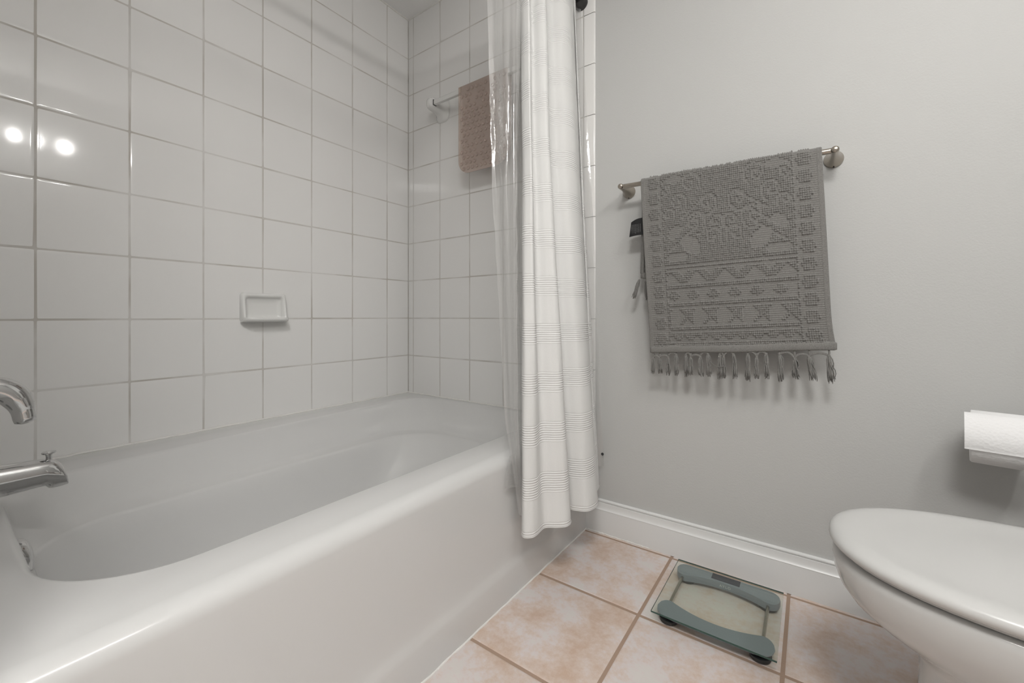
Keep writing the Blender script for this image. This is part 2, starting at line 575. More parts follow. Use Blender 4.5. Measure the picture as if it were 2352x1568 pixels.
#        xmin  xmax   ymin    ymax   r(back-front, back-left, near-left, near-front)  z
prm = [(0.001, 1.012, TY0, TY1, (.004, .004, .004, .004), RZ),
       (0.06, 0.98, -1.49, -0.02, (.05, .05, .05, .05), RZ + 0.0005),
       (0.112, 0.916, -1.431, -0.030, (.20, .18, .15, .190), RZ),
       (0.117, 0.911, -1.426, -0.036, (.20, .18, .15, .190), RZ - 0.0015),
       (0.122, 0.906, -1.421, -0.043, (.20, .18, .15, .190), RZ - 0.006),
       (0.126, 0.902, -1.417, -0.050, (.20, .18, .15, .190), RZ - 0.014),
       (0.140, 0.897, -1.412, -0.066, (.21, .19, .16, .170), RZ - 0.035),
       (0.165, 0.893, -1.406, -0.095, (.22, .20, .17, .175), RZ - 0.065),
       (0.186, 0.890, -1.400, -0.122, (.23, .21, .18, .18), RZ - 0.088),
       (0.194, 0.888, -1.393, -0.130, (.23, .21, .18, .18), 'L0'),
       (0.205, 0.887, -1.392, -0.136, (.23, .21, .18, .18), 'L1'),
       (0.238, 0.886, -1.390, -0.146, (.23, .21, .18, .18), 'L2'),
       (0.246, 0.885, -1.389, -0.152, (.23, .21, .18, .18), 'L3'),
       (0.251, 0.884, -1.388, -0.160, (.23, .21, .18, .18), 'L4'),
       (0.262, 0.880, -1.382, -0.185, (.23, .21, .18, .18), 0.27),
       (0.285, 0.880, -1.375, -0.25, (.22, .21, .18, .18), 0.19),
       (0.305, 0.865, -1.355, -0.31, (.20, .20, .17, .17), 0.125),
       (0.330, 0.845, -1.330, -0.345, (.19, .19, .16, .16), 0.095),
       (0.370, 0.810, -1.290, -0.385, (.16, .16, .14, .14), 0.080),
       (0.45, 0.74, -1.20, -0.50, (.10, .10, .10, .10), 0.074)]
tl_ = lambda y: 0.318 - 0.016 * (y + 1.3) / 0.9        # ledge height falls towards the back
dz = {'L0': 0.013, 'L1': 0.006, 'L2': 0.002, 'L3': -0.001, 'L4': -0.007}
for i, (x0, x1, y0, y1, r, z) in enumerate(prm):
    if isinstance(z, str):
        d = dz[z]
        R = rrect(x0, x1, y0, y1, r, lambda x, y, d=d: tl_(y) + d)
    else:
        R = rrect(x0, x1, y0, y1, r, z)
    if i >= 2:
        R = shear(R, 0.052)
    lev.append(R)
b.loops(lev, cap0=False, cap1=True)
# front lip and apron
prf = [(1.012, RZ)] + [(1.012 + 0.034 * math.sin(a), RZ - 0.034 + 0.034 * math.cos(a)) for a in np.linspace(0.12, PI / 2, 12)]
prf += [(1.0455, 0.36), (1.0445, 0.30), (1.0440, 0.22), (1.0440, 0.14), (1.0445, 0.115), (1.0465, 0.102), (1.0495, 0.092), (1.0510, 0.080), (1.0515, 0.05), (1.052, 0.0)]
ys = np.linspace(TY0, TY1, 60)
V = [(x, y, z) for x, z in prf for y in ys]
F = [(i * 60 + j, i * 60 + j + 1, (i + 1) * 60 + j + 1, (i + 1) * 60 + j) for i in range(len(prf) - 1) for j in range(59)]
b.add(V, F)
tub = b.build('bathtub', M['porcelain'], angle=None)
tag(tub, 'white built-in bathtub with a plain apron in the tiled alcove', 'bathtub')
b = MB()
# overflow plate on the sloping end wall under the spout
b.lathe([(0.0, 0.016), (0.012, 0.0155), (0.026, 0.013), (0.034, 0.008), (0.037, 0.0), (0.0, -0.001)], (0, 0, 0), 'y', 40, cap=False)
op = b.build('overflow_plate', M['chrome'], tub)
op.location = (0.505, -1.4085, 0.360)
op.rotation_euler = (math.radians(8), 0, 0)
tag(op, 'round chrome overflow plate')
b = MB()
b.lathe([(0.0, 0.004), (0.025, 0.004), (0.034, 0.002), (0.036, 0.0), (0, -0.004)], (0.56, -1.13, 0.075), 'z', 32, cap=False)
tag(b.build('drain', M['chrome'], tub), 'round chrome drain')

# ------------------------------------------------------------------ tub spout
FX = 0.470
sp = empty('tub_spout', (FX, PLY, 0.51), 'chrome tub spout low on the plumbing end with pull-up knob', 'faucet')
b = MB()
#      y       ztop   zbot   half width
S = [(PLY, .548, .474, .034), (-1.50, .546, .475, .033), (-1.47, .5435, .477, .031), (-1.44, .541, .479, .029), (-1.41, .539, .4805, .027), (-1.385, .5375, .482, .0255),
     (-1.374, .5365, .4825, .025), (-1.369, .536, .476, .0245), (-1.364, .5345, .4745, .024), (-1.357, .530, .4745, .0235), (-1.350, .521, .475, .0225), (-1.345, .508, .476, .021), (-1.342, .493, .477, .019)]
L = []
for y, zt, zb, hw in S:
    zc_, hz = (zt + zb) / 2, (zt - zb) / 2
    ring = []
    for k in range(28):
        a = 2 * PI * k / 28
        c, s_ = math.cos(a), math.sin(a)
        e = 0.75
        ring.append((FX + hw * math.copysign(abs(c) ** e, c), y, zc_ + hz * math.copysign(abs(s_) ** e, s_)))
    L.append(ring)
b.loops(L)
keep(b.build('spout_body', M['chrome'], angle=50), sp)
b = MB()
b.lathe([(0.0045, -0.008), (0.0045, 0.004), (0.0055, 0.008), (0.0100, 0.0095), (0.0112, 0.0115), (0.0105, 0.0135), (0.006, 0.0145), (0.0, 0.0147)], (FX, -1.368, 0.5375), 'z', 24, cap=False)
keep(b.build('diverter_knob', M['chrome'], angle=50), sp)

# lever handle above it
lh = empty('lever_handle', (FX, PLY, 0.69), 'curved chrome shower valve lever above the tub spout', 'faucet handle')
b = MB()
b.lathe([(0.088, 0.0), (0.088, 0.004), (0.080, 0.010), (0.045, 0.016), (0.034, 0.022), (0.031, 0.05), (0.029, 0.055), (0.0, 0.056)], (FX, PLY, 0.69), 'y', 48, cap=False)
keep(b.build('escutcheon', M['chrome'], angle=40), lh)
b = MB()
cl = catmull([(-1.487, .693), (-1.462, .695), (-1.440, .693), (-1.420, .681), (-1.408, .661), (-1.4025, .640), (-1.4005, .621)], 6)
rr = np.interp(np.linspace(0, 1, len(cl)), [0, .35, .6, .8, .95, 1], [.022, .024, .0225, .0175, .0165, .0150])
pts = [(FX, p[0], p[1]) for p in cl]
rl = list(rr)
pts = pts + [(FX, cl[-1][0] + 0.0006, cl[-1][1] - 0.003)]
rl = rl + [0.0085]
b.tube(pts, rl, 24, flat=0.9, up=(1, 0, 0))
keep(b.build('lever', M['chrome'], angle=60), lh)

# ------------------------------------------------------------------ soap dish on the long wall
sd = empty('soap_dish', (0, -0.739, 0.87), 'white ceramic recessed soap dish on the long tiled wall', 'soap dish')
def rr2(y0, y1, z0, z1, r, x, n=8):
    P = []
    for cy, cz, k in [(y1 - r, z1 - r, 0), (y0 + r, z1 - r, 1), (y0 + r, z0 + r, 2), (y1 - r, z0 + r, 3)]:
        for a in np.linspace(0, PI / 2, n):
            P.append((x, cy + r * math.cos(PI / 2 * k + a), cz + r * math.sin(PI / 2 * k + a)))
    return P
SY0, SY1, SZ0, SZ1 = -0.823, -0.655, 0.812, 0.926
b = MB()
L = [rr2(SY0, SY1, SZ0, SZ1, .012, 0.0), rr2(SY0 + .0005, SY1 - .0005, SZ0, SZ1 - .0005, .012, 0.011), rr2(SY0 + .003, SY1 - .003, SZ0 + .003, SZ1 - .003, .012, 0.0165),
     rr2(SY0 + .008, SY1 - .008, SZ0 + .008, SZ1 - .008, .011, 0.0185), rr2(SY0 + .014, SY1 - .014, SZ0 + .013, SZ1 - .014, .010, 0.0165), rr2(SY0 + .018, SY1 - .018, SZ0 + .015, SZ1 - .018, .009, 0.010),
     rr2(SY0 + .022, SY1 - .022, SZ0 + .017, SZ1 - .024, .009, 0.004), rr2(SY0 + .035, SY1 - .035, SZ0 + .03, SZ1 - .04, .008, 0.003)]
def flare(P):
    out = []
    for x, y, z in P:
        k = max(0.0, 1 - (z - SZ0) / (SZ1 - SZ0))
        out.append((x * (1 + 1.1 * k * k) if x > 0.010 else x, y, z))
    return out
L = [L[0]] + [flare(r) for r in L[1:]]
b.loops(L, cap0=False)
keep(b.build('surround', M['ceramic'], angle=None), sd)
# projecting tray with a raised lip
b = MB()
L = []
ny = 33
for i in range(ny):
    s = -1 + 2 * i / (ny - 1)
    y = -0.739 + s * 0.0832
    ext = 0.060 * (1 - abs(s) ** 8.0 * 0.42)
    zt = SZ0 + 0.014
    ring = [(0.006, y, zt + 0.002), (ext * .45, y, zt - 0.001), (ext * .78, y, zt - 0.0005), (ext * .90, y, zt + 0.004), (ext * .97, y, zt + 0.0045), (ext, y, zt + 0.001), (ext * .985, y, zt - 0.006),
            (ext * .86, y, zt - 0.0105), (ext * .5, y, zt - 0.0135), (0.006, y, zt - 0.014)]
    L.append(ring)
b.loops(L)
keep(b.build('tray', M['ceramic'], angle=70), sd)

# ------------------------------------------------------------------ ceramic towel bar in the alcove
cb = empty('ceramic_towel_bar', (0.56, 0, 1.88), 'white ceramic towel bar on the tiled end wall carrying the tan mat', 'towel bar')
def ceramic_post(xc, side):
    b = MB()
    L = []
    for y, hw, z0, z1, xo in [(0.0, .046, 1.812, 1.925, 0), (-.006, .045, 1.814, 1.924, 0), (-.011, .040, 1.820, 1.918, 0), (-.018, .030, 1.832, 1.914, -.002 * side),
                              (-.032, .024, 1.842, 1.910, -.004 * side), (-.05, .0215, 1.846, 1.908, -.006 * side), (-.07, .021, 1.849, 1.906, -.007 * side), (-.084, .020, 1.852, 1.904, -.007 * side), (-.092, .016, 1.857, 1.899, -.007 * side), (-.096, .008, 1.868, 1.888, -.007 * side)]:
        zc_, hz = (z0 + z1) / 2, (z1 - z0) / 2
        L.append([(xc + xo + hw * math.copysign(abs(math.cos(a)) ** .6, math.cos(a)), y, zc_ + hz * math.copysign(abs(math.sin(a)) ** .6, math.sin(a))) for a in np.linspace(0, 2 * PI, 28, endpoint=False)])
    b.loops(L, cap0=False)
    return keep(b.build('post', M['ceramic'], angle=None), cb)
ceramic_post(0.263, 1)
ceramic_post(0.857, -1)
b = MB()
b.box((0.266, -0.083, 1.866), (0.854, -0.065, 1.888))
br = keep(b.build('rail', M['ceramic']), cb)
bevel(br, 0.003)
# dark sockets at the ends of the rail
b = MB()
b.box((0.2775, -0.0845, 1.8645), (0.2805, -0.0640, 1.8895))
keep(b.build('socket_gap', M['dark'], smooth=False), cb).hide_render = False

# tan mat folded over that bar, moulded with suction cups
mt = MB()
def mat_outline(x0, x1, ztop, zbot, r):
    P = [(x0, ztop), (x1, ztop)]
    P += [(x1 - r + r * math.cos(a), zbot + r + r * math.sin(a)) for a in np.linspace(0, -PI / 2, 10)]
    P += [(x0 + r + r * math.cos(a), zbot + r + r * math.sin(a)) for a in np.linspace(-PI / 2, -PI, 10)]
    return P
MX0, MX1 = 0.449, 0.728
def mat_panel(y, zb):
    P = mat_outline(MX0, MX1, 1.8885, zb, 0.062)
    ring0 = [(x, y - 0.0016, z) for x, z in P]
    ring1 = [(x, y + 0.0016, z) for x, z in P]
    mt.loops([ring0, ring1])
mat_panel(-0.0875, 1.487)
mat_panel(-0.0585, 1.53)
# fold over the rail
L = []
for a in np.linspace(0, PI, 9):
    yc, zc_ = -0.073, 1.8885
    L.append([(MX0 + 0.0, yc - math.cos(a) * .0161, zc_ + math.sin(a) * .006), (MX1, yc - math.cos(a) * .0161, zc_ + math.sin(a) * .006), (MX1, yc - math.cos(a) * .0129, zc_ + math.sin(a) * .003), (MX0, yc - math.cos(a) * .0129, zc_ + math.sin(a) * .003)])
mt.loops(L)
k = 0
for z in np.arange(1.508, 1.88, 0.0255):
    k += 1
    for x in np.arange(MX0 + 0.022 + (0.0127 if k % 2 else 0), MX1 - 0.010, 0.0255):
        if z < 1.487 + 0.055 and x < MX0 + 0.055 and math.hypot(x - MX0 - 0.06, z - 1.547) > 0.052:
            continue
        if rng.random() < 0.10:
            continue
        mt.lathe([(0.0095, 0.0), (0.0095, -0.0015), (0.0082, -0.004), (0.0062, -0.004), (0.0040, -0.0014), (0.0, -0.0008)], (x, -0.0891, z), 'y', 12, cap=False)
bm_o = mt.build('bath_mat', M['mat'], angle=40)
tag(bm_o, 'translucent tan suction cup bath mat hung over the ceramic bar', 'bath mat')

# ------------------------------------------------------------------ curtain rod
RODX, RODZ = 1.030, 2.078
rod = empty('curtain_rod', (RODX, -0.76, RODZ), 'dark curtain rod above the front edge of the tub', 'curtain rod')
b = MB()
b.tube([(RODX, -0.010, RODZ), (RODX, PLY + 0.010, RODZ)], 0.0125, 24)
keep(b.build('pole', M['bronze']), rod)
for s, y0 in ((-1, 0.0), (1, PLY)):
    b = MB()
    b.lathe([(0.0, 0.0), (0.027, 0.0), (0.027, s * 0.006), (0.0235, s * 0.012), (0.0215, s * 0.018), (0.0205, s * 0.036), (0.0185, s * 0.040), (0.0125, s * 0.0405)], (RODX, y0, RODZ), 'y', 32, cap=False)
    keep(b.build('end_socket', M['bronze'], angle=30), rod)

# ------------------------------------------------------------------ shower curtain and liner
def sheet(levels, zs, nz_, sub, extra=None):
    """levels: {z: [(x,y)...]} ; returns grid (nz, nu, 3)"""
    keys = sorted(levels)
    crv = [catmull(levels[k], sub) for k in keys]
    Z = np.linspace(zs[0], zs[1], nz_)
    G = np.zeros((nz_, len(crv[0]), 3))
    for i, z in enumerate(Z):
        k = np.searchsorted(keys, z)
        k = min(max(k, 1), len(keys) - 1)
        a, c = keys[k - 1], keys[k]
        s = (z - a) / (c - a)
        G[i, :, :2] = crv[k - 1] * (1 - s) + crv[k] * s
        G[i, :, 2] = z
    return G

CUR = {2.06: [(0.995, -0.365), (1.01, -0.401), (1.025, -0.414), (1.04, -0.419), (1.05, -0.418), (1.04, -0.396), (1.015, -0.365), (1.015, -0.343), (1.04, -0.342), (1.055, -0.334), (1.05, -0.313), (1.015, -0.268), (1.02, -0.231), (1.05, -0.214), (1.06, -0.174), (1.045, -0.121), (1.025, -0.066), (1.035, -0.076), (1.025, -0.046), (1.005, -0.014)],
       1.35: [(1.03, -0.406), (1.045, -0.443), (1.06, -0.455), (1.075, -0.459), (1.085, -0.457), (1.075, -0.435), (1.05, -0.403), (1.05, -0.38), (1.075, -0.376), (1.09, -0.366), (1.085, -0.343), (1.05, -0.298), (1.055, -0.256), (1.085, -0.234), (1.095, -0.188), (1.08, -0.13), (1.06, -0.072), (1.07, -0.081), (1.06, -0.05), (1.04, -0.016)],
       0.20: [(1.06, -0.451), (1.083, -0.499), (1.103, -0.522), (1.122, -0.508), (1.127, -0.487), (1.122, -0.465), (1.122, -0.45), (1.13, -0.433), (1.155, -0.414), (1.175, -0.391), (1.168, -0.358), (1.115, -0.29), (1.145, -0.286), (1.18, -0.268), (1.19, -0.219), (1.175, -0.171), (1.14, -0.104), (1.14, -0.096), (1.13, -0.058), (1.1, -0.016)]}
G = sheet(CUR, (0.20, 2.064), 220, 10)
nzc, nuc = G.shape[:2]
# soft irregularities that die out at the hem line
for i in range(nzc):
    z = G[i, 0, 2]
    G[i, :, 0] += 0.0015 * np.sin(np.arange(nuc) * 0.23 + z * 9.0) * np.sin(z * 5 + 1.0)
# hem rounded up a little at places
me = mesh_np('shower_curtain', G.reshape(-1, 3), grid_faces(nzc, nuc))
cu = link_mesh('shower_curtain', me, M['curtain'])
md = cu.modifiers.new('thickness', 'SOLIDIFY')
md.thickness = 0.0012
tag(cu, 'white fabric shower curtain with woven stripe bands gathered beside the wall', 'shower curtain')
# rolled hem along the bottom
b = MB()
b.tube([tuple(p + np.array([0, 0, 0.002])) for p in G[0, 1:-1]], 0.0022, 8)
b.build('hem', M['curtain'], cu)

LIN = {2.066: [(1.02, -0.599), (1.03, -0.576), (1.02, -0.522), (1.025, -0.489), (1.035, -0.48), (1.04, -0.469), (1.035, -0.44), (1.02, -0.393), (0.985, -0.292), (0.985, -0.146), (0.99, -0.041), (1.03, -0.010)],
       1.2: [(1.04, -0.589), (1.05, -0.572), (1.035, -0.525), (1.045, -0.512), (1.065, -0.524), (1.07, -0.512), (1.05, -0.474), (1.02, -0.411), (1.015, -0.288), (1.02, -0.159), (1.03, -0.035), (1.084, -0.006)],
       0.54: [(1.06, -0.554), (1.065, -0.548), (1.06, -0.528), (1.065, -0.524), (1.08, -0.537), (1.085, -0.527), (1.070, -0.494), (1.055, -0.441), (1.055, -0.329), (1.055, -0.173), (1.06, -0.032), (1.112, -0.004)],
       0.26: [(1.075, -0.508), (1.085, -0.518), (1.09, -0.521), (1.09, -0.518), (1.09, -0.514), (1.085, -0.497), (1.075, -0.471), (1.07, -0.422), (1.07, -0.324), (1.07, -0.197), (1.08, -0.056), (1.127, -0.004)]}
G2 = sheet(LIN, (0.26, 2.064), 160, 10)
nz2, nu2 = G2.shape[:2]
zz_ = G2[:, :, 2]
uu = np.arange(nu2)[None, :]
crumple = 0.0016 * np.sin(zz_ * 47 + np.sin(zz_ * 13) * 2 + uu * 0.3) * np.sin(uu * 0.19 + 1) * np.exp(-((zz_ - 1.2) / 0.45) ** 2)
G2[:, :, 0] += crumple
me = mesh_np('shower_liner', G2.reshape(-1, 3), grid_faces(nz2, nu2))
ln = link_mesh('shower_liner', me, M['vinyl'])
tag(ln, 'clear vinyl shower liner hanging behind the white fabric curtain', 'shower liner')
b = MB()
b.lathe([(0.0, -0.0035), (0.0045, -0.0035), (0.0055, -0.002), (0.0055, 0.0)], (1.1215, -0.0065, 0.306), 'y', 20, cap=False)
tag(b.build('magnet', M['dark'], ln), 'small dark round magnet')
# turned-up corner of the liner lying against the apron
b = MB()
Q = [(-0.532, 0.429), (-0.555, 0.342), (-0.487, 0.325), (-0.500, 0.432)]
b.loops([[(1.0600, y, z) for y, z in Q], [(1.0612, y, z) for y, z in Q]])
b.build('folded_corner', M['vinyl'], ln, smooth=False)

# ------------------------------------------------------------------ towel bar on the painted wall
BZ0, BZ1, BY = 1.297, 1.288, -0.078
tb = empty('towel_bar', (1.525, TT, 1.29), 'brushed nickel towel bar with round posts on the grey wall', 'towel bar')
b = MB()
b.tube([(1.2245, BY + .002, BZ0), (1.826, BY + .002, BZ1)], 0.0079, 24)
keep(b.build('rail', M['nickel']), tb)
for x, z in ((1.2225, BZ0), (1.8270, BZ1)):
    b = MB()
    y0 = TT
    b.lathe([(0.0235, 0.0), (0.0240, -0.003), (0.0232, -0.006), (0.0212, -0.010), (0.0185, -0.018), (0.0150, -0.028), (0.0120, -0.040), (0.0103, -0.052), (0.0097, -0.062), (0.0098, -0.086),
             (0.0094, -0.091), (0.0078, -0.0945), (0.0045, -0.0960), (0.0, -0.0965)], (x, y0, z), 'y', 36, cap=False)
    keep(b.build('post', M['nickel'], angle=50), tb)
for x, z in ((1.2225, BZ0), (1.8270, BZ1)):
    b = MB()
    b.lathe([(0.0, -0.0015), (0.0019, -0.0015), (0.0019, 0.004)], (x, TT - 0.006, z - 0.0232), 'z', 10, cap=False)
    keep(b.build('set_screw', M['black']), tb)

# ------------------------------------------------------------------ grey bath towel
NC, NR = 92, 86                 # loops across and rows up the front panel
SUBC, SUBR = 5, 5
RB = 44                         # rows of the back panel
RT = 8                          # rows around the bar
mask = np.ones((NR + RT + RB, NC))
jj, ii = np.meshgrid(np.arange(NR + RT + RB), np.arange(NC), indexing='ij')
mask[:] = 1
def row(j0, j1, v): mask[j0:j1, :] = v
row(0, 2, 1); row(2, 3, 0)
# small scallops
for j in range(3, 7):
    ph_ = (np.arange(NC) % 7) - 3
    mask[j] = (np.abs(ph_) <= [1, 2, 3, 3][j - 3])
row(7, 8, 0); row(8, 10, 1); row(10, 11, 0)
# large leaning triangles
for j in range(11, 19):
    k = j - 11
    p = (np.arange(NC) + k) % 13
    mask[j] = ((p < 1 + k) | ((np.arange(NC) - k) % 13 == 6) | ((np.arange(NC) - k) % 13 == 7))
row(19, 20, 0); row(20, 22, 1); row(22, 23, 0)
for j in range(23, 28):
    k = j - 23
    p = np.abs((np.arange(NC) % 11) - 5)
    mask[j] = p <= [0, 2, 3, 2, 1][k]
row(28, 29, 0); row(29, 31, 1); row(31, 32, 0)
for j in range(32, 38):
    k = j - 32
    p = np.abs((np.arange(NC) % 15) - 7)
    mask[j] = (np.abs(p - k) <= 2)
row(38, 39, 0); row(39, 40, 1); row(40, 41, 0)
# field with scrolls: valleys follow spirals and arcs
def spiral(cj, ci, R, turns, a0, sgn):
    for s in np.linspace(0.12, 1, 260):
        a = a0 + sgn * turns * 2 * PI * s
        r = R * s
        j, i = int(round(cj + r * math.sin(a))), int(round(ci + r * math.cos(a)))
        if 41 <= j < mask.shape[0] and 13 <= i < NC - 13:
            mask[j, i] = 0
def patch(cj, ci, rj, ri, skew=0.0):
    d = ((jj - cj) / rj) ** 2 + ((ii - ci - skew * (jj - cj)) / ri) ** 2 < 1
    d &= (jj >= 41) & (ii > 13) & (ii < NC - 13)
    mask[d] = 0
cx_ = (NC - 1) / 2
for sg in (-1, 1):
    for cj, di, R, tn, a0 in [(81, 17, 6, 1.6, 0.3), (70, 8, 6, 1.5, 2.0), (72, 24, 5.5, 1.5, 1.0), (61, 15, 6.5, 1.7, 0.2), (60, 4, 4.5, 1.2, 3.0), (53, 6, 5, 1.4, 1.2), (90, 7, 6, 1.5, 0.5), (92, 24, 6, 1.4, 0.5), (66, 30, 4, 1.2, 2.4), (80, 30, 4, 1.2, 0)]:
        spiral(cj, cx_ + sg * di, R, tn, a0 if sg > 0 else PI - a0, sg)
    patch(50, cx_ + sg * 18, 5, 5, sg * 0.4)
    patch(44.5, cx_ + sg * 26, 2.5, 6, 0)
    patch(57, cx_ + sg * 27, 3.5, 3.2, -sg * 0.5)
    patch(84, cx_ + sg * 26, 2.2, 5, 0)
    for q in range(5):                                  # long leaf veins
        for s in np.linspace(0, 1, 60):
            j = int(48 + q * 4 + 10 * s); i = int(cx_ + sg * (30 - q * 2 - 14 * s))
            if 41 <= j < 100 and 14 <= i < NC - 14 and q % 2 == 0:
                mask[j, i] = 0
# side borders
for cols in (range(3, 12), range(NC - 12, NC - 3)):
    cols = list(cols)
    for j in range(2, mask.shape[0]):
        for i in cols:
            d = math.hypot((j % 8) - 3.5, (i - (cols[0] + 4)) * 0.95)
            mask[j, i] = 1 if d < 3.2 else 0
mask[:, 12] = np.where(jj[:, 12] % 4 == 0, 0, 1); mask[:, NC - 13] = np.where(jj[:, 0] % 4 == 0, 0, 1)
mask[:, 2] = 0; mask[:, NC - 3] = 0
HB = 0.0060
NRT = NR + RT + RB
fu = (np.arange(NC * SUBC) % SUBC + 0.5) / SUBC
fr_ = (np.arange(NRT * SUBR) % SUBR + 0.5) / SUBR
MK = np.repeat(np.repeat(mask, SUBR, 0), SUBC, 1)
jit = np.repeat(np.repeat(rng.normal(1, 0.14, mask.shape), SUBR, 0), SUBC, 1)
bead = np.sqrt(np.clip(1 - (2 * fu - 1) ** 2, 0, 1))[None, :] * np.sqrt(np.clip(1 - (2 * fr_ - 1) ** 2, 0, 1))[:, None]
rib = 0.5 + 0.5 * np.cos(2 * PI * (fr_[:, None] * 1.0 - 0.5)) * np.ones_like(bead)
ribs2 = (0.5 + 0.5 * np.cos(2 * PI * (np.arange(NRT * SUBR)[:, None] / SUBR * 1.5))) * np.ones_like(bead)
Hh = HB * (MK * (0.02 + 0.98 * bead) * jit + (1 - MK) * (0.16 + 0.20 * rib))
Hh[:, :2 * SUBC] = HB * (0.36 + 0.16 * ribs2[:, :2 * SUBC])
Hh[:, -2 * SUBC:] = HB * (0.36 + 0.16 * ribs2[:, -2 * SUBC:])
# map (row, col) -> base position and normal
TL, TR_ = np.array([1.2985, 1.297]), np.array([1.7960, 1.290])
BL, BR_ = np.array([1.3290, 0.731]), np.array([1.8200, 0.764])
S_ = np.linspace(0, 1, NC * SUBC)
rowsR = np.arange(NRT * SUBR)
Pb = np.zeros((NRT * SUBR, NC * SUBC, 3))
Nb = np.zeros_like(Pb)
nfr, ntr = NR * SUBR, RT * SUBR
RBAR = 0.0115
YB = BY + 0.002
for r in rowsR:
    if r < nfr:
        tt = r / nfr
        Lp, Rp = BL + (TL - BL) * tt, BR_ + (TR_ - BR_) * tt
        x = Lp[0] + (Rp[0] - Lp[0]) * S_
        z = Lp[1] + (Rp[1] - Lp[1]) * S_
        x = x + 0.004 * np.clip(1 - tt / 0.18, 0, 1) ** 2 * (S_ - 0.3) * 2
        y = YB - RBAR - 0.004 * np.sin(PI * tt) + 0.003 * np.sin(S_ * 7 + 1) * (1 - tt) ** 2 + 0.010 * (1 - tt) ** 2
        Pb[r, :, 0], Pb[r, :, 1], Pb[r, :, 2] = x, y, z
        Nb[r, :, 1] = -1
    elif r < nfr + ntr:
        a = PI * (r - nfr) / ntr
        x = TL[0] + (TR_[0] - TL[0]) * S_
        z0 = TL[1] + (TR_[1] - TL[1]) * S_
        Pb[r, :, 0] = x
        Pb[r, :, 1] = YB - RBAR * math.cos(a)
        Pb[r, :, 2] = z0 + RBAR * math.sin(a)
        Nb[r, :, 1] = -math.cos(a)
        Nb[r, :, 2] = math.sin(a)
    else:
        tt = (r - nfr - ntr) / (RB * SUBR)
        x = TL[0] + (TR_[0] - TL[0]) * S_ - 0.012 * tt
        z = TL[1] + (TR_[1] - TL[1]) * S_ - tt * (TL[1] - 0.985)
        Pb[r, :, 0] = x
        Pb[r, :, 1] = YB + RBAR + 0.010 * math.sin(PI * 0.5 * tt)
        Pb[r, :, 2] = z
        Nb[r, :, 1] = 1
Pt = Pb + Nb * Hh[:, :, None]
# wrap the side edges round so the cloth reads thick
e1 = Pb[:, :1] + Nb[:, :1] * 0.0006 + np.array([-0.0022, 0, 0]); e2 = Pb[:, :1] - Nb[:, :1] * 0.0035 + np.array([-0.0018, 0, 0]); e3 = Pb[:, :1] - Nb[:, :1] * 0.0042 + np.array([0.010, 0, 0])
g1 = Pb[:, -1:] + Nb[:, -1:] * 0.0006 + np.array([0.0022, 0, 0]); g2 = Pb[:, -1:] - Nb[:, -1:] * 0.0035 + np.array([0.0018, 0, 0]); g3 = Pb[:, -1:] - Nb[:, -1:] * 0.0042 + np.array([-0.010, 0, 0])
PT = np.concatenate([e3, e2, e1, Pt, g1, g2, g3], 1)
tw = link_mesh('bath_towel', mesh_np('bath_towel', PT.reshape(-1, 3), grid_faces(PT.shape[0], PT.shape[1])), M['towel'])
tag(tw, 'dark grey textured cotton towel with scroll pattern hung over the nickel bar', 'towel')

# rolled hems
def hem_tube(pts, ry, rz, n=14):
    b = MB()
    L = []
    m = len(pts)
    for i, p in enumerate(pts):
        sc_ = 1.0 if 0 < i < m - 1 else 0.75
        ring = []
        for k in range(n):
            a = 2 * PI * k / n
            c, s_ = math.cos(a), math.sin(a)
            ring.append((p[0], p[1] + ry * sc_ * math.copysign(abs(c) ** .7, c), p[2] + rz * sc_ * math.copysign(abs(s_) ** .7, s_)))
        L.append(ring)
    b.loops(L)
    return b.build('hem', M['towel'], tw, angle=None)
row0 = Pb[0]
hp = [(row0[i, 0], row0[i, 1] - 0.0005 + rng.normal(0, .0003), row0[i, 2] - 0.010 + 0.0012 * math.sin(i * 0.02)) for i in np.linspace(0, NC * SUBC - 1, 90).astype(int)]
hp[0] = (hp[0][0] - 0.001,) + hp[0][1:]
hp = hp + [(hp[-1][0] + 0.006, hp[-1][1], hp[-1][2] - 0.001)]
hem_tube(hp, 0.0058, 0.0125)
rowb = Pb[-1]
hb = [(rowb[i, 0], rowb[i, 1] + 0.0005, rowb[i, 2] - 0.009) for i in np.linspace(0, NC * SUBC - 1, 50).astype(int)]
hem_tube(hb, 0.0075, 0.0115)

# tassels
def tassel(x, y, z, length, lean, spread, seed, ns=26):
    r2 = np.random.default_rng(seed)
    b = MB()
    # knot
    b.lathe([(0.0, 0.004), (0.0030, 0.003), (0.0042, 0.0), (0.0034, -0.004), (0.0030, -0.006)], (x, y, z), 'z', 10, cap=False)
    for k in range(ns):
        a = r2.uniform(0, 2 * PI)
        q = math.sqrt(r2.uniform(0.05, 1))
        dx, dy = q * math.cos(a), q * math.sin(a)
        ln_ = length * r2.uniform(0.82, 1.08)
        w1, w2 = r2.normal(0, 0.0016, 2)
        P = []
        for s in np.linspace(0, 1, 7):
            bul = 0.0026 + spread * (s ** 0.7) * (1 - 0.25 * s)
            P.append((x + dx * bul + lean * s * length + w1 * math.sin(PI * s * 2), y + dy * bul * 0.7 + w2 * math.sin(PI * s * 1.7), z - s * ln_))
        b.tube(P, [0.0013, 0.0014, 0.0014, 0.0014, 0.0013, 0.0012, 0.0007], 5)
    return b.build('tassel', M['towel'], tw, angle=None)

